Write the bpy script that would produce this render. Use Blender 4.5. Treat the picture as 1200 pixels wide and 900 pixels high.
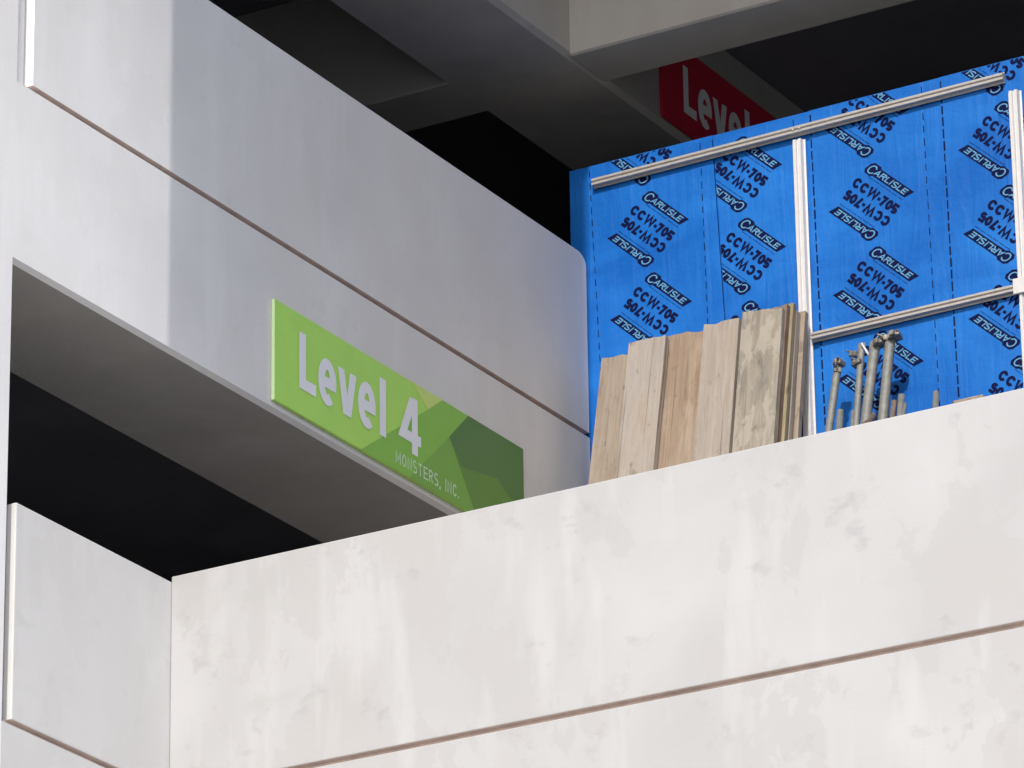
import bpy, bmesh, math, random
from mathutils import Vector, Matrix, noise

# ------------------------------------------------------------------ scene reset
for o in list(bpy.data.objects):
    bpy.data.objects.remove(o, do_unlink=True)
scene = bpy.context.scene
COL = scene.collection
random.seed(11)
R = math.radians

# ------------------------------------------------------------------ camera
# world: x runs along the front parapet, y runs back along the side wall, z up; origin = front parapet's top left corner
CAM = Vector((15.067, -22.225, -9.779))
YAW, PITCH, ROLL, FPX = R(30.2232), R(22.0683), R(-0.8127), 6264.95
fwd = Vector((-math.sin(YAW) * math.cos(PITCH), math.cos(YAW) * math.cos(PITCH), math.sin(PITCH)))
rgt = Vector((math.cos(YAW), math.sin(YAW), 0))
upv = rgt.cross(fwd)
r2 = rgt * math.cos(ROLL) + upv * math.sin(ROLL)
u2 = -rgt * math.sin(ROLL) + upv * math.cos(ROLL)
cam_d = bpy.data.cameras.new('camera')
cam_d.sensor_width = 36.0
cam_d.lens = FPX / 1200.0 * 36.0
cam_d.clip_start, cam_d.clip_end = 0.1, 5000
cam = bpy.data.objects.new('camera', cam_d)
M = Matrix((r2, u2, -fwd)).transposed().to_4x4()
M.translation = CAM
cam.matrix_world = M
COL.objects.link(cam)
scene.camera = cam

# ------------------------------------------------------------------ sky, sun, exposure
SUN_AZ, SUN_EL = R(19.5), R(40)          # azimuth measured from -y towards +x
world = bpy.data.worlds.new('World')
scene.world = world
world.use_nodes = True
wn = world.node_tree
bg = wn.nodes['Background']
sky = wn.nodes.new('ShaderNodeTexSky')
sky.sky_type = 'NISHITA'
sky.sun_disc = False
sky.sun_elevation = SUN_EL
sky.sun_rotation = math.pi - SUN_AZ
sky.air_density, sky.dust_density, sky.ozone_density = 1.0, 2.0, 1.0
wn.links.new(sky.outputs[0], bg.inputs[0])
bg.inputs[1].default_value = 0.15
sun_d = bpy.data.lights.new('sun', 'SUN')
sun_d.energy, sun_d.angle, sun_d.color = 2.0, R(0.35), (1.0, 0.96, 0.91)
sun = bpy.data.objects.new('sun', sun_d)
tosun = Vector((math.sin(SUN_AZ) * math.cos(SUN_EL), -math.cos(SUN_AZ) * math.cos(SUN_EL), math.sin(SUN_EL)))
sun.rotation_euler = tosun.to_track_quat('Z', 'Y').to_euler()
sun.location = tosun * 60
COL.objects.link(sun)
vs = scene.view_settings
vs.view_transform, vs.look, vs.gamma, vs.use_curve_mapping = 'Standard', 'None', 1.0, False
vs.exposure = 0.88
scene.render.engine = 'CYCLES'
scene.cycles.max_bounces = 5
scene.cycles.diffuse_bounces = 4

# ------------------------------------------------------------------ materials
def new_mat(name):
    m = bpy.data.materials.new(name)
    m.use_nodes = True
    nt = m.node_tree
    b = nt.nodes['Principled BSDF']
    return m, nt, b

def N(nt, t, **kw):
    n = nt.nodes.new(t)
    for k, v in kw.items():
        setattr(n, k, v)
    return n

def mapped(nt, src, scale, loc=(0, 0, 0)):
    mp = N(nt, 'ShaderNodeMapping')
    mp.inputs['Scale'].default_value = scale
    mp.inputs['Location'].default_value = loc
    nt.links.new(src, mp.inputs['Vector'])
    return mp.outputs[0]

def noise_tex(nt, vec, scale, detail=4, rough=0.55, dist=0.0):
    n = N(nt, 'ShaderNodeTexNoise')
    n.inputs['Scale'].default_value = scale
    n.inputs['Detail'].default_value = detail
    n.inputs['Roughness'].default_value = rough
    n.inputs['Distortion'].default_value = dist
    nt.links.new(vec, n.inputs['Vector'])
    return n.outputs['Fac']

def ramp(nt, fac, a, b, ca=(0, 0, 0, 1), cb=(1, 1, 1, 1)):
    r = N(nt, 'ShaderNodeValToRGB')
    r.color_ramp.elements[0].position, r.color_ramp.elements[1].position = a, b
    r.color_ramp.elements[0].color, r.color_ramp.elements[1].color = ca, cb
    nt.links.new(fac, r.inputs[0])
    return r.outputs[0]

def mix(nt, fac, a, b, mode='MIX', amt=None):
    m = N(nt, 'ShaderNodeMix', data_type='RGBA', blend_type=mode)
    if amt is not None and fac is not None:
        mu = N(nt, 'ShaderNodeMath', operation='MULTIPLY')
        nt.links.new(fac, mu.inputs[0]); mu.inputs[1].default_value = amt
        fac = mu.outputs[0]
    if fac is None:
        m.inputs[0].default_value = amt
    else:
        nt.links.new(fac, m.inputs[0])
    for s, v in ((6, a), (7, b)):
        if isinstance(v, tuple):
            m.inputs[s].default_value = v
        else:
            nt.links.new(v, m.inputs[s])
    return m.outputs[2]

def c4(c):
    return (c[0], c[1], c[2], 1.0)

def concrete(name, base, patch=0.5, seed=0.0, bump=0.12, rough=0.85, mottle=0.06, wash=None, pink=None):
    """limewashed / bare precast concrete in world space: broad tone drift, trowelled patches, pinkish bleed, pocks, streaks"""
    m, nt, b = new_mat(name)
    g = N(nt, 'ShaderNodeNewGeometry')
    p = mapped(nt, g.outputs['Position'], (1, 1, 1), (seed, seed * 1.7, seed * 0.6))
    dark = tuple(x * (1 - 2.2 * mottle) for x in base)
    lite = tuple(min(1, x * (1 + 1.2 * mottle)) for x in base)
    col = mix(nt, ramp(nt, noise_tex(nt, p, 0.9, 3, 0.55, 0.3), 0.3, 0.7), c4(dark), c4(lite))
    # brushed on touch-ups: paler upright strokes, pinkish and greyish bleed, dabs and scuffs
    pk = pink or (base[0] * 0.985, base[1] * 0.925, base[2] * 0.91)
    gy = (base[0] * 0.90, base[1] * 0.905, base[2] * 0.89)
    ws = wash or tuple(min(1, x * 1.10) for x in base)
    P0 = g.outputs['Position']
    n_a = noise_tex(nt, mapped(nt, P0, (1.5, 1.5, 1.0), (seed + 3, 5, 9)), 1.25, 5, 0.62, 0.2)
    col = mix(nt, ramp(nt, n_a, 0.46, 0.72), col, c4(pk), amt=patch)
    col = mix(nt, ramp(nt, n_a, 0.50, 0.26), col, c4(gy), amt=patch * 0.55)
    n_b = noise_tex(nt, mapped(nt, P0, (4.2, 4.2, 0.75), (seed, 1, 2)), 1.0, 4, 0.5, 0.15)
    col = mix(nt, ramp(nt, n_b, 0.54, 0.66), col, c4(ws), amt=patch * 0.75)
    n_c = noise_tex(nt, mapped(nt, P0, (1.3, 1.3, 4.2), (seed * 2, 4, 2)), 1.0, 4, 0.55, 0.2)
    col = mix(nt, ramp(nt, n_c, 0.60, 0.74), col, c4(gy), amt=patch * 0.6)
    n1 = noise_tex(nt, mapped(nt, P0, (1, 1, 1.3), (7 + seed, 3, 1)), 4.5, 4, 0.58, 0.1)
    col = mix(nt, ramp(nt, n1, 0.62, 0.74), col, c4(tuple(x * 0.76 for x in base)), amt=min(1, patch * 0.7))
    fine = noise_tex(nt, p, 42, 3, 0.6)
    nt.links.new(col, b.inputs['Base Color'])
    b.inputs['Roughness'].default_value = rough
    b.inputs['Specular IOR Level'].default_value = 0.25
    bp = N(nt, 'ShaderNodeBump'); bp.inputs['Strength'].default_value = bump; bp.inputs['Distance'].default_value = 0.02
    add = N(nt, 'ShaderNodeMath', operation='ADD')
    nt.links.new(fine, add.inputs[0]); nt.links.new(n1, add.inputs[1])
    nt.links.new(add.outputs[0], bp.inputs['Height'])
    nt.links.new(bp.outputs[0], b.inputs['Normal'])
    return m

def plain(name, col, rough=0.5, metal=0.0, spec=0.4, var=0.06, scale=14):
    m, nt, b = new_mat(name)
    g = N(nt, 'ShaderNodeNewGeometry')
    f = noise_tex(nt, g.outputs['Position'], scale, 5, 0.6)
    c = mix(nt, ramp(nt, f, 0.3, 0.7), c4(tuple(x * (1 - var) for x in col)), c4(tuple(min(1, x * (1 + var)) for x in col)))
    nt.links.new(c, b.inputs['Base Color'])
    b.inputs['Roughness'].default_value = rough
    b.inputs['Metallic'].default_value = metal
    b.inputs['Specular IOR Level'].default_value = spec
    return m

MAT_SIDE = concrete('toned_down_side_paint', (0.535, 0.527, 0.518), patch=0.4, bump=0.06, seed=3.0, mottle=0.03)  # wall paint darkened here to cancel excess bounced light
MAT_WALL = concrete('painted_concrete', (0.71, 0.70, 0.695), patch=0.34, bump=0.06, seed=2.0, mottle=0.035)
MAT_FRONT = concrete('patched_painted_concrete', (0.372, 0.370, 0.370), patch=0.85, seed=9.3, mottle=0.04, bump=0.04)
MAT_SOFFIT = concrete('darker_soffit', (0.40, 0.385, 0.365), patch=0.35, seed=5.1, mottle=0.06)  # beam underside set darker than the wall faces
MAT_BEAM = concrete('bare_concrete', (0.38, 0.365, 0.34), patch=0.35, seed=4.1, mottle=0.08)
MAT_REVEAL = plain('brown_reveal', (0.58, 0.47, 0.42), 0.85, 0, 0.2, 0.12, 9)  # brown tone for the groove strips and lip undersides
MAT_SLAB = plain('grey_slab_concrete', (0.17, 0.17, 0.185), 0.9, 0, 0.2, 0.12, 1.5)
MAT_GROUND = plain('plaza_paving', (0.40, 0.385, 0.36), 0.9, 0, 0.2, 0.12, 0.6)
MAT_TERR = plain('pale_terrace_concrete', (0.5, 0.49, 0.47), 0.9, 0, 0.2, 0.1, 1.1)

# ------------------------------------------------------------------ mesh helpers
def link_mesh(name, verts, faces, mat, parent=None, smooth=False, mats=None, fmat=None):
    me = bpy.data.meshes.new(name)
    off = parent.get('_w', (0, 0, 0)) if parent else (0, 0, 0)
    me.from_pydata([(v[0] - off[0], v[1] - off[1], v[2] - off[2]) for v in verts], [], faces)
    for mm in (mats or [mat]):
        me.materials.append(mm)
    if fmat:
        for p, i in zip(me.polygons, fmat):
            p.material_index = i
    me.update()
    if smooth:
        for p in me.polygons:
            p.use_smooth = True
    o = bpy.data.objects.new(name, me)
    COL.objects.link(o)
    if parent:
        o.parent = parent
    return o

def bm_obj(name, bm, mat, parent=None, mats=None, smooth=False):
    me = bpy.data.meshes.new(name)
    off = parent.get('_w', (0, 0, 0)) if parent else (0, 0, 0)
    bm.transform(Matrix.Translation((-off[0], -off[1], -off[2])))
    bm.normal_update()
    bm.to_mesh(me); bm.free()
    for mm in (mats or [mat]):
        me.materials.append(mm)
    if smooth:
        for p in me.polygons:
            p.use_smooth = True
    o = bpy.data.objects.new(name, me)
    COL.objects.link(o)
    if parent:
        o.parent = parent
    return o

def add_box(bm, x0, x1, y0, y1, z0, z1, bevel=0.0, seg=2):
    vs_ = [bm.verts.new(p) for p in ((x0, y0, z0), (x1, y0, z0), (x1, y1, z0), (x0, y1, z0), (x0, y0, z1), (x1, y0, z1), (x1, y1, z1), (x0, y1, z1))]
    fs = [bm.faces.new([vs_[i] for i in f]) for f in ((3, 2, 1, 0), (4, 5, 6, 7), (0, 1, 5, 4), (1, 2, 6, 5), (2, 3, 7, 6), (3, 0, 4, 7))]
    if bevel:
        es = {e for f in fs for e in f.edges}
        bmesh.ops.bevel(bm, geom=list(es), offset=bevel, segments=seg, affect='EDGES', profile=0.6)
    return fs

def box(name, x0, x1, y0, y1, z0, z1, mat, parent=None, bevel=0.0, seg=2):
    bm = bmesh.new()
    add_box(bm, x0, x1, y0, y1, z0, z1, bevel, seg)
    return bm_obj(name, bm, mat, parent)

def prism_y(name, prof, y0, y1, mat, parent=None):
    """closed profile [(x,z)...] counter-clockwise seen from -y, swept along y"""
    n = len(prof)
    v = [(x, y0, z) for x, z in prof] + [(x, y1, z) for x, z in prof]
    f = [tuple(range(n)), tuple(range(2 * n - 1, n - 1, -1))]
    for i in range(n):
        j = (i + 1) % n
        f.append((i, n + i, n + j, j))
    return link_mesh(name, v, f, mat, parent)

def prism_x(name, prof, x0, x1, mat, parent=None):
    """closed profile [(y,z)...], swept along x"""
    n = len(prof)
    v = [(x0, y, z) for y, z in prof] + [(x1, y, z) for y, z in prof]
    f = [tuple(range(n)), tuple(range(2 * n - 1, n - 1, -1))]
    for i in range(n):
        j = (i + 1) % n
        f.append((i, n + i, n + j, j))
    o = link_mesh(name, v, f, mat, parent)
    bm = bmesh.new(); bm.from_mesh(o.data); bmesh.ops.recalc_face_normals(bm, faces=bm.faces); bm.to_mesh(o.data); bm.free()
    return o

def tag(o, label, cat, group=None, kind='thing'):
    if label: o['label'] = label
    if cat: o['category'] = cat
    if group: o['group'] = group
    if kind: o['kind'] = kind
    return o

def thing(name, loc, label, cat, group=None):
    e = bpy.data.objects.new(name, None)
    e.location = loc
    e['_w'] = tuple(loc)
    e.empty_display_size = 0.2
    COL.objects.link(e)
    return tag(e, label, cat, group)

def struct(o, name=None):
    o['kind'] = 'structure'
    return o

def unproject(px, py, axis, val):
    """point on a building plane seen at a photograph position (used only to read off real sizes)"""
    d = r2 * ((px - 600) / FPX) - u2 * ((py - 450) / FPX) + fwd
    i = 'xyz'.index(axis)
    return CAM + d * ((val - CAM[i]) / d[i])

# ------------------------------------------------------------------ the setting: ground, floors, ceilings, inner walls
GZ = -11.4
struct(link_mesh('ground', [(-900, -900, GZ), (900, -900, GZ), (900, 900, GZ), (-900, 900, GZ)], [(0, 1, 2, 3)], MAT_GROUND))
FA, FB, FC = -1.07, 2.43, 5.93          # floor levels
struct(box('floor_lower', -18, -0.2, -14, 20, FA - 0.25, FA, MAT_SLAB))
struct(box('floor_terrace', 0.0, 14, 0.30, 20, FA - 0.25, FA, MAT_TERR))
struct(box('floor_middle', -18, -0.12, -14, 20, FB - 0.23, FB, MAT_SLAB))
struct(box('floor_upper', -18, -0.10, -14, 20, FC - 0.23, FC, MAT_SLAB))
struct(box('floor_upper_back', 0.072, 14, 4.752, 20, FC - 0.235, FC - 0.003, MAT_SLAB))
struct(box('floor_top', -18, 14, 0.21, 20, 9.20, 9.43, MAT_SLAB))
struct(box('wall_right', 14.0, 14.3, 8.5, 20, FA - 0.25, 9.19, MAT_SLAB))
struct(box('shade_wall', 5.25, 5.5, 0.26, 4.58, FA - 0.25, 9.19, MAT_SLAB))  # unseen wall added to darken the far end of the side wall
struct(box('wall_far_left', -18.3, -18, -14, 20, FA - 0.25, 7.0, MAT_SLAB))
struct(box('wall_back', -18.3, 14.0, 20, 20.3, FA - 0.25, 7.0, MAT_SLAB))
struct(box('wall_near', -18.3, -0.4, -14.3, -14, FA - 0.25, 7.0, MAT_SLAB))

# ------------------------------------------------------------------ side wall (plane x = 0): column, spandrel beam, lower parapet
YJ = 0.09
col_t = thing('concrete_column', (-0.4, -2.6, GZ), 'tall pale concrete column at the left edge beside the dark opening', 'column')
box('shaft', -0.8, 0.0, -3.7, -1.5, GZ, 8.0, MAT_WALL, col_t)

ZB, ZG0, ZG1, ZT = 1.290, 2.319, 2.352, 3.545      # soffit, groove, top of the spandrel
def brown_underside(o):
    """the lip over a reveal was never painted"""
    o.data.materials.append(MAT_REVEAL)
    for p in o.data.polygons:
        if p.normal.z < -0.9: p.material_index = 1
GD = 0.060                                         # depth of the reveal grooves
YV = -1.415                                        # panels start here; the vertical reveal lies between them and the column
sp = thing('spandrel_beam', (0, 1.5, ZB), 'long pale concrete spandrel beam carrying the green level sign', 'beam')
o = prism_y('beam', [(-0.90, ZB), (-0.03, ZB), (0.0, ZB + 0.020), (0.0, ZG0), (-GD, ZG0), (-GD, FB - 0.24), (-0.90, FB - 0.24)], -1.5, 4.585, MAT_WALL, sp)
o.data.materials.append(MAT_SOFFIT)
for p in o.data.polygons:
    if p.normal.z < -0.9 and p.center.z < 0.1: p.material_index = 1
bm = bmesh.new(); add_box(bm, -0.16, -GD - 0.002, -1.5, 4.58, ZG0 - 0.08, ZT - 0.01); bm_obj('groove_back', bm, MAT_WALL, sp)
arc = [(4.58 - 0.11 + 0.11 * math.sin(R(a)), ZT - 0.075 + 0.075 * math.cos(R(a))) for a in range(0, 91, 15)]
o = prism_x('upper_panel', [(YV + 0.062, ZG1), (YV + 0.062, ZT)] + arc + [(4.58, ZG1)], -GD, 0.0, MAT_WALL, sp)
brown_underside(o)

box('reveal_strip', -GD - 0.001, -0.040, YV + 0.05, 4.578, ZG0 - 0.004, ZG1 + 0.004, MAT_REVEAL, sp)

lp = thing('side_parapet', (0, -0.75, -2.2), 'short pale concrete parapet panel at lower left, left of the corner joint', 'wall')
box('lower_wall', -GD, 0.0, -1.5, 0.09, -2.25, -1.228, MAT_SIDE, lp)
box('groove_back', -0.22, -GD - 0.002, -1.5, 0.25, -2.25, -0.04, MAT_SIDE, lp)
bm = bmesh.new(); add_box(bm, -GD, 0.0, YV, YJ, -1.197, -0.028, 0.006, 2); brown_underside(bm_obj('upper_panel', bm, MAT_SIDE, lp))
box('reveal_strip', -GD - 0.001, -0.040, YV - 0.02, 0.09, -1.231, -1.194, MAT_REVEAL, lp)
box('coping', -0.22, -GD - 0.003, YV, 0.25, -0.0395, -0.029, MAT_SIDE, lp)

# ------------------------------------------------------------------ front parapet (plane y = 0)
fp = thing('front_parapet', (7, 0.1, -2.2), 'broad sunlit concrete parapet with patchy paint across the foreground', 'wall')
bm = bmesh.new(); add_box(bm, 0.003, 14, 0.0, GD, -1.195, 0.0, 0.006, 2); brown_underside(bm_obj('upper_panel', bm, MAT_FRONT, fp))
box('lower_panel', 0.003, 14, 0.0, GD, -2.25, -1.225, MAT_FRONT, fp, 0.005, 1)
box('groove_back', 0.004, 14, GD + 0.002, 0.24, -2.25, -0.004, MAT_FRONT, fp)
box('reveal_strip', 0.006, 13.99, 0.042, GD + 0.001, -1.229, -1.191, MAT_REVEAL, fp)
for i, x in enumerate((6.5, 13.2)):
    t = thing('support_column', (x, 0.6, GZ), ('square concrete column under the front parapet, nearer the corner', 'square concrete column under the far right end of the front parapet')[i], 'column', 'columns under the front parapet')
    box('shaft', x - 0.35, x + 0.35, 0.31, 1.0, GZ, FA - 0.26, MAT_WALL, t)

# ------------------------------------------------------------------ level above: ceiling beams and slab edge
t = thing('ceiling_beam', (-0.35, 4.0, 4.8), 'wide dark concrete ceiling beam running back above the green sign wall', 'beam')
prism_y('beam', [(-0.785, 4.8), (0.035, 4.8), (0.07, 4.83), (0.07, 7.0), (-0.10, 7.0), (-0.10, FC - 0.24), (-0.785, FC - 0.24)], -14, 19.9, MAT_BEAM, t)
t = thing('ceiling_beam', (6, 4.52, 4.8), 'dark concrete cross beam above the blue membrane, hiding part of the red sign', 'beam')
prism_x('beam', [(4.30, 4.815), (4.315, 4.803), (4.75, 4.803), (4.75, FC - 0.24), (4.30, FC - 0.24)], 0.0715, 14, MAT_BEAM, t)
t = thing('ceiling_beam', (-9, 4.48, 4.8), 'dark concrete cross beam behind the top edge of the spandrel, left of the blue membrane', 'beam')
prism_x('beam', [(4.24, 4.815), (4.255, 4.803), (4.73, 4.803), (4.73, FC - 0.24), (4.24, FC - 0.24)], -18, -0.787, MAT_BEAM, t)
# two levels up the facade closes again in the plane of the front parapet
t = thing('upper_parapet', (7, 0.1, 8.3), 'pale concrete parapet of the storey two levels above the front parapet', 'wall')
box('panel', 0.075, 14, 0.0, 0.2, 8.3, 10.5, MAT_WALL, t)
# added, unseen fin placed to shade the side wall past the corner
TA = math.tan(SUN_AZ)
t = thing('shade_blocker', (1.8, -2.56, 3.45), 'added out-of-view concrete fin standing out from the upper storeys above the parapet', 'blocker')
box('slab', TA * (2.6 - 0.055), 0.02 + TA * 7.06, -2.6, -2.52, 3.45, 10.9, MAT_WALL, t)
for z in (8.6, 9.8):
    box('bracket', 1.5, 1.8, -2.518, -0.002, z, z + 0.3, MAT_WALL, t)

# ------------------------------------------------------------------ lettering
def text_mesh(body, width=None, height=None, offset=0.0, shear=0.0, spacing=1.0):
    """flat triangulated lettering, lower left at 0,0, scaled to width/height"""
    cu = bpy.data.curves.new('lettering', 'FONT')
    cu.body = body
    cu.size = 1.0
    cu.offset = offset
    cu.shear = shear
    cu.space_character = spacing
    cu.fill_mode = 'FRONT'
    cu.resolution_u = 4
    ob = bpy.data.objects.new('lettering', cu)
    COL.objects.link(ob)
    dg = bpy.context.evaluated_depsgraph_get()
    me = bpy.data.meshes.new_from_object(ob.evaluated_get(dg))
    vs_ = [v.co.copy() for v in me.vertices]
    fs = [tuple(p.vertices) for p in me.polygons]
    bpy.data.objects.remove(ob, do_unlink=True)
    bpy.data.curves.remove(cu)
    bpy.data.meshes.remove(me)
    x0 = min(v.x for v in vs_); x1 = max(v.x for v in vs_)
    y0 = min(v.y for v in vs_); y1 = max(v.y for v in vs_)
    sx = width / (x1 - x0) if width else None
    sy = height / (y1 - y0) if height else sx
    sx = sx or sy
    return [((v.x - x0) * sx, (v.y - y0) * sy) for v in vs_], fs

def ell(cx, cy, rx, ry, a0, a1, n=14):
    return [(cx + rx * math.cos(R(a0 + (a1 - a0) * i / n)), cy + ry * math.sin(R(a0 + (a1 - a0) * i / n))) for i in range(n + 1)]

def glyph(c, w, h, t):
    """centre lines of a plain grotesque letter of stroke width t filling w x h"""
    k = t / 2
    l, r, b, tp = k, w - k, k, h - k
    m, cy = w / 2, h / 2
    if c in 'CO0Q':
        if c == 'C': return [ell(m, cy, m - k, cy - k, 30, 330, 22)]
        return [ell(m, cy, m - k, cy - k, 90, 450, 24)]
    if c == 'L': return [[(l, h), (l, b), (w, b)]]
    if c in 'lI': return [[(m, 0), (m, h)]]
    if c == 'v': return [[(t * 0.52, h), (m - t * 0.12, 0)], [(w - t * 0.52, h), (m + t * 0.12, 0)]]
    if c == 'W': return [[(l, h), (w * 0.27, k), (m, h * 0.92), (w * 0.73, k), (r, h)]]
    if c == 'M': return [[(l, 0), (l, h - k), (m, h * 0.3), (r, h - k), (r, 0)]]
    if c == 'N': return [[(l, 0), (l, h - k), (r, k), (r, h)]]
    if c == 'T': return [[(0, tp), (w, tp)], [(m, tp - k), (m, 0)]]
    if c == 'E': return [[(w, tp), (l, tp), (l, b), (w, b)], [(l + k, cy), (w * 0.9, cy)]]
    if c == 'A': return [[(l, 0), (m, h - k), (r, 0)], [(w * 0.26, h * 0.3), (w * 0.74, h * 0.3)]]
    if c == 'R': return [[(l, 0), (l, tp), (m, tp)] + ell(m, h * 0.735, m - k, h * 0.265 - k, 90, -90, 8) + [(l + k, h * 0.47)], [(m, h * 0.47), (r, 0)]]
    if c == 'S': return [ell(m, h * 0.735, m - k, h * 0.265 - k * 0.6, 35, 265, 10) + ell(m, h * 0.265, m - k, h * 0.265 - k * 0.6, 85, -145, 10)]
    if c == '-': return [[(0, h * 0.42), (w, h * 0.42)]]
    if c == '7': return [[(0, tp), (r, tp), (w * 0.35, 0)]]
    if c == '5': return [[(w * 0.93, tp), (w * 0.2, tp), (w * 0.13, h * 0.5)] + ell(m, h * 0.32, m - k, h * 0.32 - k, 130, -150, 14)]
    if c == '4': return [[(w * 0.60, h - k * 0.5), (l * 0.9, h * 0.285), (w, h * 0.285)], [(w * 0.70, h), (w * 0.70, 0)]]
    if c == 'e': return [[(l + k * 0.5, cy - k * 0.1), (w * 0.985, cy - k * 0.1)], ell(m, cy, m - k, cy - k, 0, 306, 24)]
    if c == '.': return [[(m, 0), (m, h)]]
    if c == ',': return [[(m, h), (m * 0.6, 0)]]
    return []

def ribbon(pts, t):
    """flat strip of width t along a polyline"""
    closed = (Vector(pts[0]) - Vector(pts[-1])).length < 1e-6
    P = [Vector(p) for p in (pts[:-1] if closed else pts)]
    n = len(P)
    L_, R_ = [], []
    for i in range(n):
        a = P[i - 1] if (i or closed) else None
        c = P[(i + 1) % n] if (i < n - 1 or closed) else None
        d0 = (P[i] - a).normalized() if a is not None else None
        d1 = (c - P[i]).normalized() if c is not None else None
        d0 = d0 or d1; d1 = d1 or d0
        n0, n1 = Vector((-d0.y, d0.x)), Vector((-d1.y, d1.x))
        mm = (n0 + n1)
        mm = mm.normalized() if mm.length > 1e-4 else n0
        sc = min(1.9, 1 / max(0.35, mm.dot(n0)))
        L_.append(P[i] + mm * (t / 2 * sc)); R_.append(P[i] - mm * (t / 2 * sc))
    v = [tuple(q) for q in L_] + [tuple(q) for q in R_]
    f = [(i, n + i, n + (i + 1) % n, (i + 1) % n) for i in range(n if closed else n - 1)]
    return v, f

class Print:
    """flat print collected in (u, v, lift) coordinates"""
    def __init__(self):
        self.v, self.f, self.m = [], [], []
    def add(self, vs_, fs, lift, mi):
        b = len(self.v)
        self.v += [(a, c, lift) for a, c in vs_]
        self.f += [tuple(i + b for i in f) for f in fs]
        self.m += [mi] * len(fs)
    def text(self, body, u, v, width, height, lift, mi, offset=0.0, shear=0.0, spacing=1.0):
        vs_, fs = text_mesh(body, width, height, offset, shear, spacing)
        self.add([(a + u, c + v) for a, c in vs_], fs, lift, mi)
    def glyph(self, c, u, v, w, h, t, lift, mi, shear=0.0):
        for q, st in enumerate(glyph(c, w, h, t)):
            vs_, fs = ribbon(st, t)
            if c == 'v':      # square the ends to the line
                vs_ = [(a, h if b > h / 2 else 0) for a, b in vs_]
            self.add([(u + a + shear * b, v + b) for a, b in vs_], fs, lift + 0.00015 * q, mi)
    def word(self, body, u, v, width, h, t, lift, mi, shear=0.0, gap=0.32, rel=None):
        rel = rel or {}
        ws = [rel.get(c, 0.72) * h for c in body]
        g = gap * t if gap else 0
        g = t * gap
        k = (width - g * (len(body) - 1)) / sum(ws)
        for c, w in zip(body, ws):
            self.glyph(c, u, v, w * k, h, t, lift, mi, shear)
            u += w * k + g
    def poly(self, pts, lift, mi):
        self.add(pts, [tuple(range(len(pts)))], lift, mi)
    def obj(self, name, fn, mats, parent):
        """fn maps (u, v, lift) to world"""
        o = link_mesh(name, [fn(*p) for p in self.v], self.f, None, parent, mats=mats, fmat=self.m)
        return o

# ------------------------------------------------------------------ green level sign on the side wall (faces +x, reads along +y)
def vinyl(name, col, rough=0.45):
    return plain(name, col, rough, 0, 0.35, 0.03, 5)
G_LIGHT = vinyl('sign_light_green', (0.47, 0.80, 0.14))
G_MID = vinyl('sign_mid_green', (0.27, 0.56, 0.085))
G_MID2 = vinyl('sign_mid_green_shade', (0.21, 0.45, 0.08))
G_DARK = vinyl('sign_dark_green', (0.105, 0.23, 0.07))
G_DARK2 = vinyl('sign_deep_green', (0.14, 0.30, 0.06))
G_YEL = vinyl('sign_yellow_green', (0.62, 0.78, 0.20))
S_WHITE = vinyl('sign_white', (0.85, 0.86, 0.88))
S_MINT = vinyl('sign_pale_mint', (0.62, 0.80, 0.55))
S_EDGE = vinyl('sign_lit_edge', (0.62, 0.80, 0.45))  # paler than the board: the light on its left end is in the colour

def level_sign(name, x, y0, y1, z0, z1, label, face, letters, facets, extra=None, edge=None):
    s = thing(name, (x, (y0 + y1) / 2, z0), label, 'sign')
    th = 0.022
    bm = bmesh.new(); add_box(bm, x, x + th, y0, y1, z0, z1, 0.002, 1)
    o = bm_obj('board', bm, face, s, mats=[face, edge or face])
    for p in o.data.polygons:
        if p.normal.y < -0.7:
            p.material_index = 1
    xf = x + th
    P_ = Print()
    mats = [face] + [m for m, _ in facets]
    for i, (m, pts) in enumerate(facets):
        P_.poly(pts, 0.0012 + 0.0004 * i, i + 1)
    if facets:
        P_.obj('printed_facets', lambda u, v, l: (xf + l, u, v), mats, s)
    for (body, u, v, w, h, m, th_) in letters:
        Q = Print()
        Q.glyph(body, u, v, w, h, th_, 0.004, 0)
        Q.obj('letter', lambda a, c, l: (xf + l, a, c), [m], s)
    return s

TK = 0.069
LEVEL = [('L', 1.214, 1.498, 0.175, 0.343, S_WHITE, TK), ('e', 1.412, 1.488, 0.192, 0.285, S_WHITE, TK * 0.95), ('v', 1.618, 1.498, 0.203, 0.272, S_WHITE, TK),
         ('e', 1.836, 1.490, 0.192, 0.285, S_WHITE, TK * 0.95), ('l', 2.072, 1.500, 0.066, 0.358, S_WHITE, TK)]
SMALL = []
_u = 2.243
for _c in 'MONSTERS, INC.':
    _w = {'M': 0.058, ',': 0.012, ' ': 0.026, 'I': 0.011, '.': 0.012}.get(_c, 0.046)
    if _c == ',':
        SMALL.append((_c, _u, 1.374, _w, 0.024, S_MINT, 0.012))
    elif _c == '.':
        SMALL.append((_c, _u, 1.387, _w, 0.012, S_MINT, 0.012))
    elif _c != ' ':
        SMALL.append((_c, _u, 1.386, _w, 0.078, S_MINT, 0.0105))
    _u += _w + 0.0135
Y0, Y1, Z0, Z1 = 0.962, 3.712, 1.342, 1.952
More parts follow.
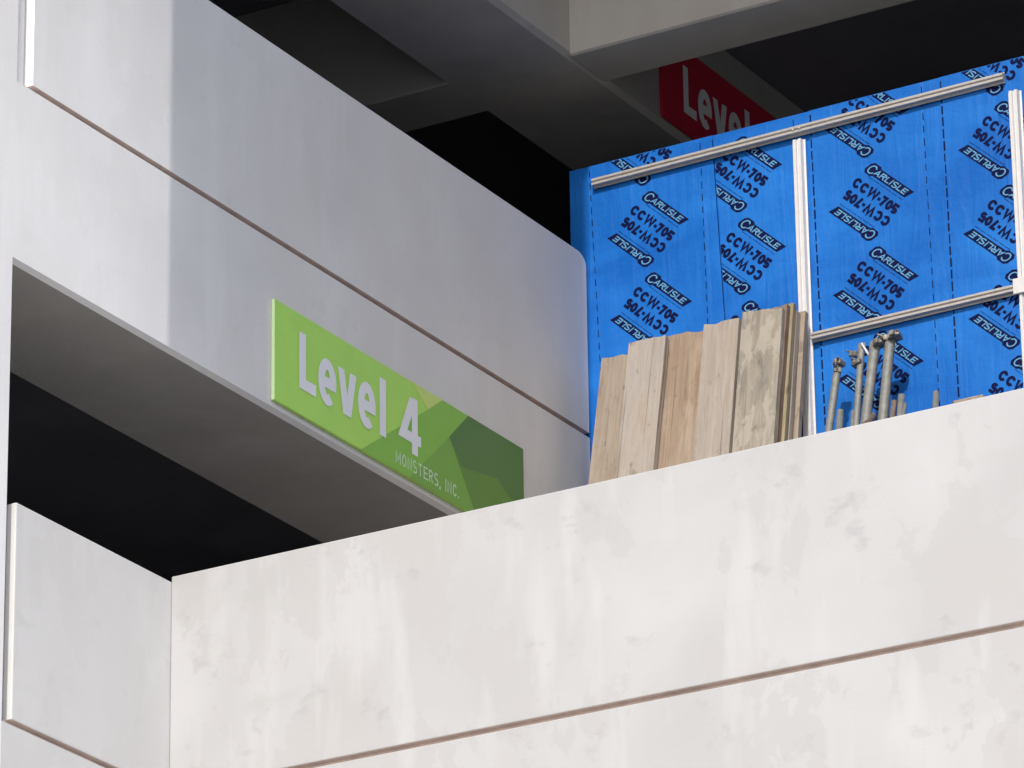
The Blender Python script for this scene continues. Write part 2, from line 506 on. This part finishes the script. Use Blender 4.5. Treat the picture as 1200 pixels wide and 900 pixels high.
sign = level_sign('level_sign', 0.004, Y0, Y1, Z0, Z1, 'long green sign reading Level 4 on the pale concrete beam', G_LIGHT,
    LEVEL + [('4', 2.294, 1.498, 0.233, 0.352, S_WHITE, TK * 0.95)] + SMALL,
    [(G_MID, [(1.872, Z0), (Y1, Z0), (Y1, Z1), (2.775, Z1), (2.609, 1.835)]),
     (G_YEL, [(2.609, 1.835), (2.775, Z1), (2.432, Z1)]),
     (G_MID2, [(2.40, Z0), (3.30, Z0), (2.992, 1.64), (2.848, 1.743)]),
     (G_DARK2, [(3.15, Z0), (Y1, Z0), (Y1, Z1), (3.070, Z1), (2.848, 1.743)]),
     (G_DARK, [(2.848, 1.743), (2.992, 1.60), (3.40, 1.66), (Y1, 1.50), (Y1, Z1), (3.070, Z1)])],
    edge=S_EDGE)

RED = vinyl('sign_red', (0.55, 0.015, 0.05))
level_sign('level_sign', 0.074, 5.472, 8.2, 4.842, 5.452, 'dark red level sign in shade, half hidden behind the blue membrane', RED,
    [(c, u + 4.535, v + 3.478, w, h, m, off) for c, u, v, w, h, m, off in LEVEL], [])

# ------------------------------------------------------------------ blue membrane wall
YW = 4.60
def membrane_mat():
    m, nt, b = new_mat('blue_membrane_film')
    g = N(nt, 'ShaderNodeNewGeometry')
    n1 = noise_tex(nt, mapped(nt, g.outputs['Position'], (0.8, 1, 1.7), (3, 1, 5)), 1.1, 3, 0.5, 0.9)
    c = mix(nt, ramp(nt, n1, 0.38, 0.66), (0.002, 0.100, 0.41, 1), (0.010, 0.150, 0.52, 1))
    nt.links.new(c, b.inputs['Base Color'])
    b.inputs['Roughness'].default_value = 0.5
    b.inputs['Specular IOR Level'].default_value = 0.25
    n2 = noise_tex(nt, mapped(nt, g.outputs['Position'], (7, 1, 0.7), (1, 2, 3)), 1.4, 4, 0.55, 1.2)
    n3 = noise_tex(nt, mapped(nt, g.outputs['Position'], (1, 1, 1), (1, 2, 3)), 5.0, 5, 0.6, 0.3)
    ad = N(nt, 'ShaderNodeMath', operation='ADD')
    nt.links.new(n2, ad.inputs[0]); nt.links.new(n3, ad.inputs[1])
    bp = N(nt, 'ShaderNodeBump'); bp.inputs['Strength'].default_value = 0.28; bp.inputs['Distance'].default_value = 0.03
    nt.links.new(ad.outputs[0], bp.inputs['Height'])
    nt.links.new(bp.outputs[0], b.inputs['Normal'])
    return m
BLUE = membrane_mat()
INK = plain('navy_print_ink', (0.003, 0.006, 0.045), 0.6, 0, 0.08, 0.1, 9)
PALE = plain('pale_blue_print', (0.10, 0.27, 0.47), 0.5, 0, 0.3, 0.05, 9)

WT, WB = 4.157, FA
mw = thing('membrane_wall', (6, YW + 0.1, FA), 'bright blue membrane covered wall with dark printed lettering behind the planks', 'wall')
box('backing', -0.105, 14, YW + 0.02, YW + 0.2, FA + 0.002, WT - 0.006, MAT_SLAB, mw)

def line_x(top, bot, z):
    (xt, zt), (xb, zb) = top, bot
    return xt + (xb - xt) * (zt - z) / (zt - zb)

# printed block: logo, product name, then the same upside down
INKP = Print()
def logo_shape():
    L, H = 0.385, 0.062
    pts = [(0.004, -0.009), (0.055, -0.012), (0.070, 0.0), (L - 0.03, 0.0), (L + 0.006, H), (0.100, H), (0.088, H + 0.012), (0.034, H + 0.013), (0.010, H - 0.004), (-0.008, 0.012)]
    return pts
def half_block(flip):
    def T(p):
        return (-p[0], -p[1]) if flip else p
    Q = Print()
    # product name sits just above the centre line, the logo above it
    Q.word('CCW-705', -0.195, 0.012, 0.39, 0.068, 0.0200, 0.0005, 0, 0.0, 0.16, {'C': 0.95, 'W': 1.35, '-': 0.36, '7': 0.68, '0': 0.76, '5': 0.74})
    lx, lz = -0.175, 0.135
    Q.poly([(a + lx, c + lz) for a, c in logo_shape()], 0.0006, 0)
    Q.glyph('C', lx + 0.006, lz - 0.001, 0.056, 0.064, 0.0085, 0.0012, 1, 0.30)
    Q.word('ARLISLE', lx + 0.064, lz + 0.0115, 0.275, 0.040, 0.0078, 0.0012, 1, 0.35, 0.5, {'I': 0.24, 'L': 0.55, 'E': 0.6})
    x = lx + 0.05
    while x < lx + 0.34:
        Q.poly([(x, lz - 0.020), (x + 0.045, lz - 0.020), (x + 0.045, lz - 0.0165), (x, lz - 0.0165)], 0.0006, 0)
        x += 0.052
    b = len(INKP.v)
    INKP.v += [T(p[:2]) + (p[2],) for p in Q.v]
    INKP.f += [tuple(i + b for i in f) for f in Q.f]
    INKP.m += Q.m
half_block(False); half_block(True)
ANG = R(-43)
ca, sa = math.cos(ANG), math.sin(ANG)
blk_v = [(u * ca - v * sa, -l, u * sa + v * ca) for u, v, l in INKP.v]
blk_me = bpy.data.meshes.new('print')
blk_me.from_pydata(blk_v, [], INKP.f)
blk_me.materials.append(INK); blk_me.materials.append(PALE)
for p, i in zip(blk_me.polygons, INKP.m):
    p.material_index = i
blk_me.update()
BZ = [min(v[2] for v in blk_v), max(v[2] for v in blk_v)]

def place_print(sheet, x, y, z):
    if z + BZ[0] > WT - 0.01:
        return
    me = blk_me
    if z + BZ[1] > WT - 0.004:
        bm = bmesh.new(); bm.from_mesh(blk_me)
        bmesh.ops.bisect_plane(bm, geom=bm.verts[:] + bm.edges[:] + bm.faces[:], plane_co=(0, 0, WT - 0.004 - z), plane_no=(0, 0, 1), clear_outer=True)
        me = blk_me.copy(); bm.to_mesh(me); bm.free()
    o = bpy.data.objects.new('print', me)
    w = sheet['_w']
    o.location = (x - w[0], y - w[1], z - w[2])
    COL.objects.link(o)
    o.parent = sheet

S12 = ((0.918, 4.091), (0.965, 2.927)); S23 = ((1.589, 4.10), (1.612, 2.057)); S34 = ((2.487, 4.136), (2.507, 2.058))
D1 = ((0.030, 4.112), (0.077, 2.868)); D12 = ((0.826, 4.055), (0.843, 2.899)); D23 = ((1.477, 4.128), (1.516, 2.972)); D34 = ((2.364, 4.109), (2.386, 2.166))
S45 = ((3.39, 4.13), (3.41, 2.05)); D45 = ((3.265, 4.1), (3.285, 2.1))
EDGE_L = ((-0.113, 4.157), (-0.113, 2.0))
LEND = ((-0.085, 4.157), (-0.085, 2.0))

def sheet_obj(left, right, y, zb=WB):
    """a hung strip of membrane: thin slab whose side edges wander a little"""
    n = 26
    v, f = [], []
    for k in range(n + 1):
        z = WT + (zb - WT) * k / n
        wl = 0.003 * noise.noise((z * 2.1, y * 90, 1.0)); wr = 0.003 * noise.noise((z * 2.1, y * 70, 7.0))
        xl, xr = line_x(*left, z) + wl, line_x(*right, z) + wr
        v += [(xl, y, z), (xr, y, z), (xr, y + 0.004, z), (xl, y + 0.004, z)]
    for k in range(n):
        a, b = 4 * k, 4 * (k + 1)
        f += [(a, b, b + 1, a + 1), (a + 1, b + 1, b + 2, a + 2), (a + 2, b + 2, b + 3, a + 3), (a + 3, b + 3, b, a)]
    f += [(0, 1, 2, 3), (4 * n + 3, 4 * n + 2, 4 * n + 1, 4 * n)]
    w = (line_x(*left, 2.5), y, zb)
    o = link_mesh('sheet', [(p[0] - w[0], p[1] - w[1], p[2] - w[2]) for p in v], f, BLUE)
    pw = mw['_w']
    o.location = (w[0] - pw[0], w[1] - pw[1], w[2] - pw[2])
    o.parent = mw
    o['_w'] = w
    return o

def dashes(sheet, line, y, dash=0.048, gap=0.037, wd=0.006, z0=None, jit=0.0, name='dashed_line'):
    v, f = [], []
    z = WT - 0.03 if z0 is None else z0
    while z > 1.4:
        z2 = z - dash * random.uniform(0.9, 1.1)
        xa, xb = line_x(*line, z), line_x(*line, z2)
        ja = random.uniform(-jit, jit)
        h = wd / 2 * random.uniform(0.8, 1.2)
        b = len(v)
        v += [(xa - h + ja, y, z), (xa + h + ja, y, z), (xb + h + ja, y, z2), (xb - h + ja, y, z2)]
        f.append((b, b + 3, b + 2, b + 1))
        z = z2 - gap
    link_mesh(name, v, f, INK, sheet)['kind'] = 'stuff'

LIFT = 0.0004
sheets = []
# left, right, y, dashed lines, print column, phase
spec = [
    (EDGE_L, S12, YW - 0.006, [D1, D12], 0.441, 3.631),
    ((S12[0], S12[1]), S23, YW - 0.0, [D23], 1.104, 3.293),
    ((S23[0], S23[1]), S34, YW - 0.006, [D34], 1.991, 3.446),
    ((S34[0], S34[1]), S45, YW - 0.011, [D45], 2.884, 3.086),
    ((S45[0], S45[1]), ((4.30, 4.1), (4.31, 2.0)), YW - 0.006, [], 3.86, 3.36),
]
for i, (l, r, y, dl, px, ph) in enumerate(spec):
    if i == 1:
        l = ((l[0][0] - 0.06, l[0][1]), (l[1][0] - 0.06, l[1][1]))
        r = ((r[0][0] + 0.05, r[0][1]), (r[1][0] + 0.05, r[1][1]))
    s = sheet_obj(l, r, y)
    sheets.append(s)
    for d in dl:
        dashes(s, d, y - LIFT)
    z = ph + 0.555 * 3
    while z > 1.6:
        x = px + 0.02 * (3.6 - z) * 0.6
        place_print(s, x, y - LIFT, z)
        z -= 0.555
# bold stitched looking line printed along the laps
for s, ln, y in ((sheets[2], S23, YW - 0.006), (sheets[3], S34, YW - 0.011)):
    shifted = ((ln[0][0] + 0.010, ln[0][1]), (ln[1][0] + 0.010, ln[1][1]))
    dashes(s, shifted, y - LIFT, 0.06, 0.018, 0.010, jit=0.001, name='lap_line')
ln = ((S12[0][0] - 0.004, S12[0][1]), (S12[1][0] - 0.004, S12[1][1]))
dashes(sheets[0], ln, YW - 0.006 - LIFT, 0.4, 0.004, 0.005, name='lap_line')
# remaining plain run of the wall out of view to the right
link = sheet_obj(((4.29, 4.1), (4.30, 2.0)), ((14, 4.1), (14, 2.0)), YW - 0.001)
# folded membrane return at the left end
v = [(-0.113, YW - 0.007, WT), (-0.113, YW - 0.007, FA), (-0.113, YW + 0.2, FA), (-0.113, YW + 0.2, WT),
     (-0.108, YW - 0.007, WT), (-0.108, YW - 0.007, FA), (-0.108, YW + 0.2, FA), (-0.108, YW + 0.2, WT)]
link_mesh('corner_fold', v, [(0, 3, 2, 1), (4, 5, 6, 7), (0, 1, 5, 4), (1, 2, 6, 5), (2, 3, 7, 6), (3, 0, 4, 7)], BLUE, mw)
cfl = ((-0.043, 4.12), (-0.01, 2.8))
v, f = [], []
for k in range(25):
    z = 4.14 - k * 0.1
    x = line_x(*cfl, z) + 0.004 * noise.noise((z * 3, 1, 1))
    w_ = 0.006
    v += [(x - w_, YW - 0.0065, z), (x, YW - 0.014, z), (x + w_, YW - 0.0065, z)]
for k in range(24):
    a = 3 * k
    f += [(a, a + 3, a + 4, a + 1), (a + 1, a + 4, a + 5, a + 2)]
link_mesh('crease', v, f, BLUE, mw)

# ------------------------------------------------------------------ furring frame of pale channels on the membrane
CHAN = plain('pale_galvanised_channel', (0.44, 0.415, 0.39), 0.42, 0.25, 0.5, 0.10, 22)
CHANW = plain('white_primed_channel', (0.62, 0.61, 0.61), 0.4, 0.05, 0.5, 0.05, 22)
ff = thing('furring_frame', (1.8, YW - 0.02, FA), 'pale metal channel frame with two rails fixed over the blue membrane', 'frame')
def channel(name, a, b, width, depth, mat, back):
    """hat shaped channel from a to b in the (x,z) plane, its back at y = back"""
    a, b = Vector((a[0], 0, a[1])), Vector((b[0], 0, b[1]))
    d = (b - a).normalized()
    n = Vector((-d.z, 0, d.x))
    w = width
    prof = [(-0.5 * w, 0), (-0.5 * w, 0.004), (-0.36 * w, 0.006), (-0.30 * w, depth), (-0.09 * w, depth), (-0.05 * w, depth - 0.012), (0.05 * w, depth - 0.012), (0.09 * w, depth), (0.30 * w, depth), (0.36 * w, 0.006), (0.5 * w, 0.004), (0.5 * w, 0)]
    k = len(prof)
    v = []
    for p in (a, b):
        for s, dep in prof:
            q = p + n * s
            v.append((q.x, back - dep, q.z))
    f = [tuple(range(k)), tuple(range(2 * k - 1, k - 1, -1))]
    for i in range(k):
        j = (i + 1) % k
        f.append((i, k + i, k + j, j))
    o = link_mesh(name, v, f, mat, ff)
    bm = bmesh.new(); bm.from_mesh(o.data); bmesh.ops.recalc_face_normals(bm, faces=bm.faces); bm.to_mesh(o.data); bm.free()
    return o
yb = YW - 0.016
channel('post', (1.522, FA + 0.01), (1.522, 3.965), 0.088, 0.035, CHANW, yb)
channel('post', (2.99, FA + 0.01), (2.99, 3.93), 0.088, 0.035, CHANW, yb)
channel('rail', (0.07, 4.022), (2.93, 4.040), 0.072, 0.035, CHAN, yb - 0.004)
channel('rail', (1.57, 2.640), (2.944, 2.648), 0.068, 0.035, CHAN, yb - 0.004)
box('joint_plate', 2.93, 3.05, yb - 0.050, yb - 0.0365, 2.60, 2.70, CHANW, ff, 0.003, 1)
# rivet heads at the joints
for (x, z) in ((1.50, 4.03), (1.545, 4.03)):
    bm = bmesh.new()
    bmesh.ops.create_uvsphere(bm, u_segments=8, v_segments=5, radius=0.008)
    bm.transform(Matrix.Translation((x, yb - 0.040, z)))
    bm_obj('rivet', bm, CHAN, ff, smooth=True)

# ------------------------------------------------------------------ scaffold planks leaning on the membrane
def wood(name, ca_, cb_, stain, seed, paint=0.0):
    m, nt, b = new_mat(name)
    tc = N(nt, 'ShaderNodeTexCoord')
    p = tc.outputs['Object']
    g1 = noise_tex(nt, mapped(nt, p, (26, 26, 1.1), (seed, 0, 0)), 1.0, 6, 0.62, 0.6)
    g2 = noise_tex(nt, mapped(nt, p, (70, 70, 1.6), (seed, 3, 0)), 1.0, 4, 0.6, 0.2)
    c = mix(nt, ramp(nt, g1, 0.32, 0.70), c4(ca_), c4(cb_))
    c = mix(nt, ramp(nt, g2, 0.35, 0.8), c, c4(tuple(x * 0.55 for x in ca_)), amt=0.6)
    s = noise_tex(nt, mapped(nt, p, (5, 5, 1.9), (seed * 2, 1, 4)), 1.0, 5, 0.6, 0.6)
    c = mix(nt, ramp(nt, s, 0.48, 0.62), c, c4(stain), amt=0.85)
    k = noise_tex(nt, mapped(nt, p, (11, 11, 7), (seed, 9, 4)), 1.0, 2, 0.5)
    c = mix(nt, ramp(nt, k, 0.63, 0.71), c, c4(tuple(x * 0.42 for x in ca_)), amt=0.8)
    wv = N(nt, 'ShaderNodeTexWave', bands_direction='X'); wv.inputs['Scale'].default_value = 3.2; wv.inputs['Distortion'].default_value = 9; wv.inputs['Detail'].default_value = 3; wv.inputs['Detail Scale'].default_value = 1.2
    nt.links.new(mapped(nt, p, (3.2, 3.2, 0.55), (seed, 2, seed)), wv.inputs['Vector'])
    c = mix(nt, ramp(nt, wv.outputs['Fac'], 0.55, 0.95), c, c4(tuple(x * 0.8 for x in ca_)), amt=0.16)
    gr = noise_tex(nt, mapped(nt, p, (19, 19, 2.6), (seed, 6, 2)), 1.0, 7, 0.72, 0.7)
    c = mix(nt, ramp(nt, gr, 0.46, 0.70), c, c4(tuple(x * 0.55 for x in ca_)), amt=0.55)
    c = mix(nt, ramp(nt, gr, 0.46, 0.30), c, c4(tuple(min(1, x * 1.12) for x in cb_)), amt=0.25)
    cr = noise_tex(nt, mapped(nt, p, (34, 34, 0.5), (seed, 2, 8)), 1.0, 2, 0.5, 0.1)
    c = mix(nt, ramp(nt, cr, 0.63, 0.68), c, c4(tuple(x * 0.3 for x in ca_)), amt=0.6)
    if paint:
        q = noise_tex(nt, mapped(nt, p, (9, 9, 3.4), (seed, 5, 4)), 1.0, 6, 0.66, 0.3)
        c = mix(nt, ramp(nt, q, 0.50, 0.55), c, (0.38, 0.345, 0.295, 1), amt=paint)
    nt.links.new(c, b.inputs['Base Color'])
    b.inputs['Roughness'].default_value = 0.85
    b.inputs['Specular IOR Level'].default_value = 0.15
    bp = N(nt, 'ShaderNodeBump'); bp.inputs['Strength'].default_value = 0.4; bp.inputs['Distance'].default_value = 0.006
    nt.links.new(g1, bp.inputs['Height']); nt.links.new(bp.outputs[0], b.inputs['Normal'])
    return m
W_TAN = wood('weathered_tan_wood', (0.25, 0.20, 0.155), (0.355, 0.30, 0.245), (0.21, 0.165, 0.115), 1.3)
W_GREY = wood('weathered_grey_wood', (0.30, 0.262, 0.228), (0.40, 0.36, 0.325), (0.32, 0.265, 0.215), 4.7)
W_BROWN = wood('warm_brown_wood', (0.235, 0.165, 0.115), (0.325, 0.25, 0.188), (0.35, 0.29, 0.23), 7.9)
W_GREY2 = wood('silvery_wood', (0.285, 0.245, 0.21), (0.38, 0.335, 0.295), (0.30, 0.245, 0.195), 12.1)
W_PAINT = wood('paint_stained_wood', (0.235, 0.205, 0.165), (0.33, 0.295, 0.245), (0.15, 0.14, 0.125), 16.5, 0.55)
W_OLIVE = wood('mossy_wood', (0.24, 0.205, 0.125), (0.34, 0.295, 0.195), (0.18, 0.14, 0.08), 18.2)
W_DARK = wood('dark_brown_wood', (0.16, 0.11, 0.085), (0.24, 0.18, 0.14), (0.12, 0.08, 0.06), 21.4)

LEAN = Vector((-0.012, -0.185, -1.0)).normalized()       # down the plank
def plank(xl, xr, yt, zl, zr, thick, mat, label, tilt=0.0, seed=0, grp='planks leaning on the blue wall', chip=0.010):
    """top corners at (xl,yt,zl) and (xr,yt,zr); runs down its lean to the floor"""
    d = (LEAN + Vector((tilt, 0, 0))).normalized()
    ln_ = (min(zl, zr) - FA) / -d.z
    wd = xr - xl
    # local frame: x across, y thickness (away from camera), z up the plank
    up = -d
    ax = Vector((1, 0, 0)); ax = (ax - up * ax.dot(up)).normalized()
    ay = up.cross(ax)
    base = Vector(((xl + xr) / 2, yt, (zl + zr) / 2)) + d * ((0.5 * (zl + zr) - FA) / -d.z)
    bm = bmesh.new()
    nz, nx = 18, 6
    top = (Vector(((xl + xr) / 2, yt, (zl + zr) / 2)) - base).length
    rows = []
    for k in range(nz + 1):
        for side in (0, 1):
            pass
    def pt(i, k, s):
        u = -wd / 2 + wd * i / nx
        h = top * k / nz
        if k == nz:
            h += (zr - zl) * (i / nx - 0.5) + chip * noise.noise((i * 1.7 + seed, seed * 3.1, 0.5)) * 1.6
        if i in (0, nx):
            u += (1 if i else -1) * (0.0035 * noise.noise((h * 3.3, seed * 2.2, i)) )
        cup = 0.004 * ((u / wd * 2) ** 2) * (1 if seed % 2 else -1)
        return (u, (0 if s == 0 else thick) + cup * (1 - s) + 0.002 * noise.noise((u * 9, h * 1.5, seed)), h)
    V = [[[bm.verts.new(pt(i, k, s)) for i in range(nx + 1)] for k in range(nz + 1)] for s in (0, 1)]
    for k in range(nz):
        for i in range(nx):
            bm.faces.new((V[0][k][i], V[0][k][i + 1], V[0][k + 1][i + 1], V[0][k + 1][i]))
            bm.faces.new((V[1][k][i], V[1][k + 1][i], V[1][k + 1][i + 1], V[1][k][i + 1]))
        bm.faces.new((V[0][k][0], V[0][k + 1][0], V[1][k + 1][0], V[1][k][0]))
        bm.faces.new((V[0][k][nx], V[1][k][nx], V[1][k + 1][nx], V[0][k + 1][nx]))
    for i in range(nx):
        bm.faces.new((V[0][nz][i], V[0][nz][i + 1], V[1][nz][i + 1], V[1][nz][i]))
        bm.faces.new((V[0][0][i], V[1][0][i], V[1][0][i + 1], V[0][0][i + 1]))
    bmesh.ops.recalc_face_normals(bm, faces=bm.faces)
    me = bpy.data.meshes.new('plank'); bm.to_mesh(me); bm.free()
    me.materials.append(mat)
    o = bpy.data.objects.new('plank', me)
    MM = Matrix((ax, ay, up)).transposed().to_4x4(); MM.translation = base
    o.matrix_world = MM
    COL.objects.link(o)
    return tag(o, label, 'plank', grp)

def at_top(px, py, y):
    p = unproject(px, py, 'y', y)
    return p.x, p.z
def plank_px(a, b, y, thick, mat, label, tilt, seed, grow=0.0):
    (xl, zl), (xr, zr) = at_top(*a, y), at_top(*b, y)
    return plank(xl, xr + grow, y, zl, zr, thick, mat, label, tilt, seed)
plank_px((704.8, 421.3), (736.5, 414.2), 4.37, 0.042, W_TAN, 'tan weathered plank, leftmost and shortest, next to the spandrel end', -0.012, 1, 0.03)
plank_px((737.3, 401.3), (780.6, 393.9), 4.30, 0.042, W_GREY, 'pale grey plank between the short tan plank and the brown plank', -0.006, 2)
plank_px((782.7, 393.9), (825.5, 385.9), 4.352, 0.042, W_BROWN, 'warm brown plank between the two grey planks', 0.0, 3, 0.01)
plank_px((825.3, 381.3), (866.6, 373.3), 4.295, 0.042, W_GREY2, 'silvery grey plank just left of the paint stained plank', 0.004, 4)
plank_px((869.3, 365.3), (917.3, 360.0), 4.275, 0.042, W_PAINT, 'paint stained plank in front of the thick stack, rightmost front face', 0.006, 5)
edge_specs = [  # behind the paint stained plank: only their right hand edges show
    (W_DARK, 1.535, 2.772, 0.040, 'dark edged plank directly behind the paint stained plank'),
    (W_OLIVE, 1.553, 2.800, 0.046, 'mossy edged plank, tallest of the stack edges'),
    (W_GREY2, 1.556, 2.765, 0.046, 'grey edged plank in the middle of the stack'),
    (W_TAN, 1.583, 2.770, 0.046, 'tan edged plank behind the middle of the stack'),
    (W_OLIVE, 1.612, 2.775, 0.044, 'yellowish edged plank at the very back of the stack'),
]
y = 4.275 + 0.046
for k, (m_, xr, zt, th, lab) in enumerate(edge_specs):
    if y + th > 4.548: break
    plank(xr - 0.255, xr, y, zt - 0.006, zt, th - 0.002, m_, lab, 0.004 + 0.003 * k, 10 + k)
    y += th + 0.002

# ------------------------------------------------------------------ galvanised scaffold braces beside the planks
GALV = plain('dull_galvanised_steel', (0.175, 0.18, 0.17), 0.6, 0.2, 0.4, 0.22, 26)
CLAMP = plain('dirty_clamp_steel', (0.20, 0.19, 0.175), 0.5, 0.5, 0.4, 0.5, 40)
RUSTY = plain('rusty_steel', (0.15, 0.115, 0.095), 0.8, 0.1, 0.25, 0.35, 60)

def tube_between(bm, a, b, ra, rb, seg=14, flat_end=None):
    a, b = Vector(a), Vector(b)
    d = (b - a).normalized()
    s = d.cross(Vector((0, 1, 0))).normalized(); t = s.cross(d)
    rings = []
    stations = [(0, ra, ra), (0.5, (ra + rb) / 2, (ra + rb) / 2), (1, rb, rb)]
    if flat_end:
        L = (b - a).length
        e = flat_end / L
        stations = [(0, ra, ra), (0.5, ra, ra), (1 - 1.6 * e, rb, rb), (1 - e, rb * 1.15, rb * 0.55), (1 - e * 0.5, rb * 1.3, rb * 0.28), (1, rb * 1.1, rb * 0.28)]
    for f_, rs, rt in stations:
        c = a + (b - a) * f_
        rings.append([bm.verts.new(c + s * (rs * math.cos(q)) + t * (rt * math.sin(q))) for q in [2 * math.pi * i / seg for i in range(seg)]])
    for r0, r1 in zip(rings, rings[1:]):
        for i in range(seg):
            j = (i + 1) % seg
            bm.faces.new((r0[i], r0[j], r1[j], r1[i]))
    bm.faces.new(rings[0][::-1]); bm.faces.new(rings[-1])

def brace(px_top, px_bot, y, r, label, flat=0.07, clamp=None, hook=False, tall=True, mat=None):
    """pole leaning on the wall; top and where it passes the parapet line fix its lean, the foot stands on the floor"""
    mat = mat or GALV
    top = unproject(*px_top, 'y', y)
    low = unproject(*px_bot, 'y', y - 0.10 if tall else y - 0.02)
    d = (low - top).normalized()
    foot = top + d * ((top.z - FA) / -d.z)
    e = thing('scaffold_brace' if tall else 'pole_stub', foot, label, 'pole', 'steel poles beside the planks')
    bm = bmesh.new()
    tube_between(bm, foot, top, r, r, 14, flat if flat else None)
    bmesh.ops.recalc_face_normals(bm, faces=bm.faces)
    o = bm_obj('tube', bm, mat, e, smooth=True)
    for p in o.data.polygons:
        if len(p.vertices) > 4: p.use_smooth = False
    s = d.cross(Vector((0, 1, 0))).normalized()
    if clamp is not None:
        for j, (dist, side, big) in enumerate(clamp):
            c = top + d * dist + s * (side * r * 1.2)
            bm = bmesh.new()
            # two bent half shells and a swivel lug
            rr = r * 1.22 * big
            add_box(bm, -rr, rr, -rr, rr, -0.017, 0.017, 0.008, 2)
            add_box(bm, rr * 0.5, rr * 1.7, -rr * 0.45, rr * 0.45, -0.012, 0.024, 0.005, 1)
            add_box(bm, -rr * 1.25, -rr * 0.6, -rr * 0.9, -rr * 0.1, -0.024, 0.010, 0.005, 1)
            q = d.to_track_quat('Z', 'Y').to_matrix().to_4x4() @ Matrix.Rotation(0.7 + 1.3 * j + dist * 20, 4, 'Z') @ Matrix.Rotation(0.25 * side, 4, 'X')
            bm.transform(Matrix.Translation(c + Vector((0, -0.006, 0))) @ q)
            o = bm_obj('coupler', bm, CLAMP, e)
            bm = bmesh.new()
            bmesh.ops.create_cone(bm, cap_ends=True, segments=6, radius1=0.009, radius2=0.007, depth=0.055)
            q2 = Vector((side * 0.9, -0.5, 0.35)).to_track_quat('Z', 'Y').to_matrix().to_4x4()
            bm.transform(Matrix.Translation(c + Vector((side * 0.018, -0.03, 0.012))) @ q2)
            bm_obj('bolt', bm, CLAMP if j else RUSTY, e)
    if hook:
        bm = bmesh.new()
        a = top + d * 0.015 + Vector((0.012, -r - 0.004, 0))
        tube_between(bm, a + Vector((0.055, -0.01, -0.10)), a, 0.007, 0.007, 8)
        bmesh.ops.recalc_face_normals(bm, faces=bm.faces)
        bm_obj('latch_pin', bm, CHANW, e, smooth=True)
    return e

brace((983, 421), (971.5, 503), 4.38, 0.024, 'steel brace nearest the white post, leaning, with a clamp at its tip', 0.05, [(0.035, 0.3, 1.0), (0.085, 0.2, 0.8)])
brace((1010, 402), (1003.5, 495), 4.38, 0.021, 'thin steel brace with bright latch pin, second from the white post', 0.05, [(0.075, -1.2, 1.0), (0.14, -0.5, 1.15)], hook=True)
brace((1026, 399), (1014.5, 493), 4.36, 0.031, 'thick steel brace in the middle of the leaning group', 0.06, [(0.03, 0.9, 0.85)])
brace((1044, 391), (1035, 488), 4.36, 0.031, 'thick steel brace with bolted fork end, rightmost of the tall poles', 0.06, [(0.028, 0.9, 1.0), (0.03, -0.8, 0.6)])
stubs = [((985, 481), (983.5, 500), 0.020, 'short pole stub just right of the leftmost brace'),
         ((1000.5, 482), (999.5, 496), 0.016, 'short pole stub touching the thin brace'),
         ((1023, 487), (1020, 491), 0.026, 'low tan pole end between the two thick braces'),
         ((1040, 468), (1038, 487), 0.018, 'short pole stub at the foot of the rightmost tall brace'),
         ((1048, 470), (1046, 486), 0.016, 'short dark pole stub between two stubs'),
         ((1056.5, 463), (1055, 484), 0.020, 'tallest short stub right of the braces'),
         ((1061, 473), (1059.5, 482), 0.010, 'thin pale rod end, rightmost of the stub cluster'),
         ((1097, 459.5), (1096.3, 476), 0.019, 'lone short pole stub standing apart at right')]
for a, b, r, lab in stubs:
    brace(a, b, 4.30, r, lab, None, None, False, False, RUSTY if 'dark' in lab or ' tan ' in lab else GALV)

# a board end lying behind the parapet, just showing
p = unproject(1138, 464, 'y', 4.2)
bm = bmesh.new(); add_box(bm, -0.10, 0.10, -0.05, 0.05, 0, p.z - FA - 0.025, 0.006, 1)
o = bm_obj('offcut_board', bm, W_TAN)
o.location = (p.x, 4.2, FA)
tag(o, 'pinkish board end barely showing over the parapet at right', 'board')

for o in bpy.data.objects:
    if '_w' in o.keys():
        del o['_w']
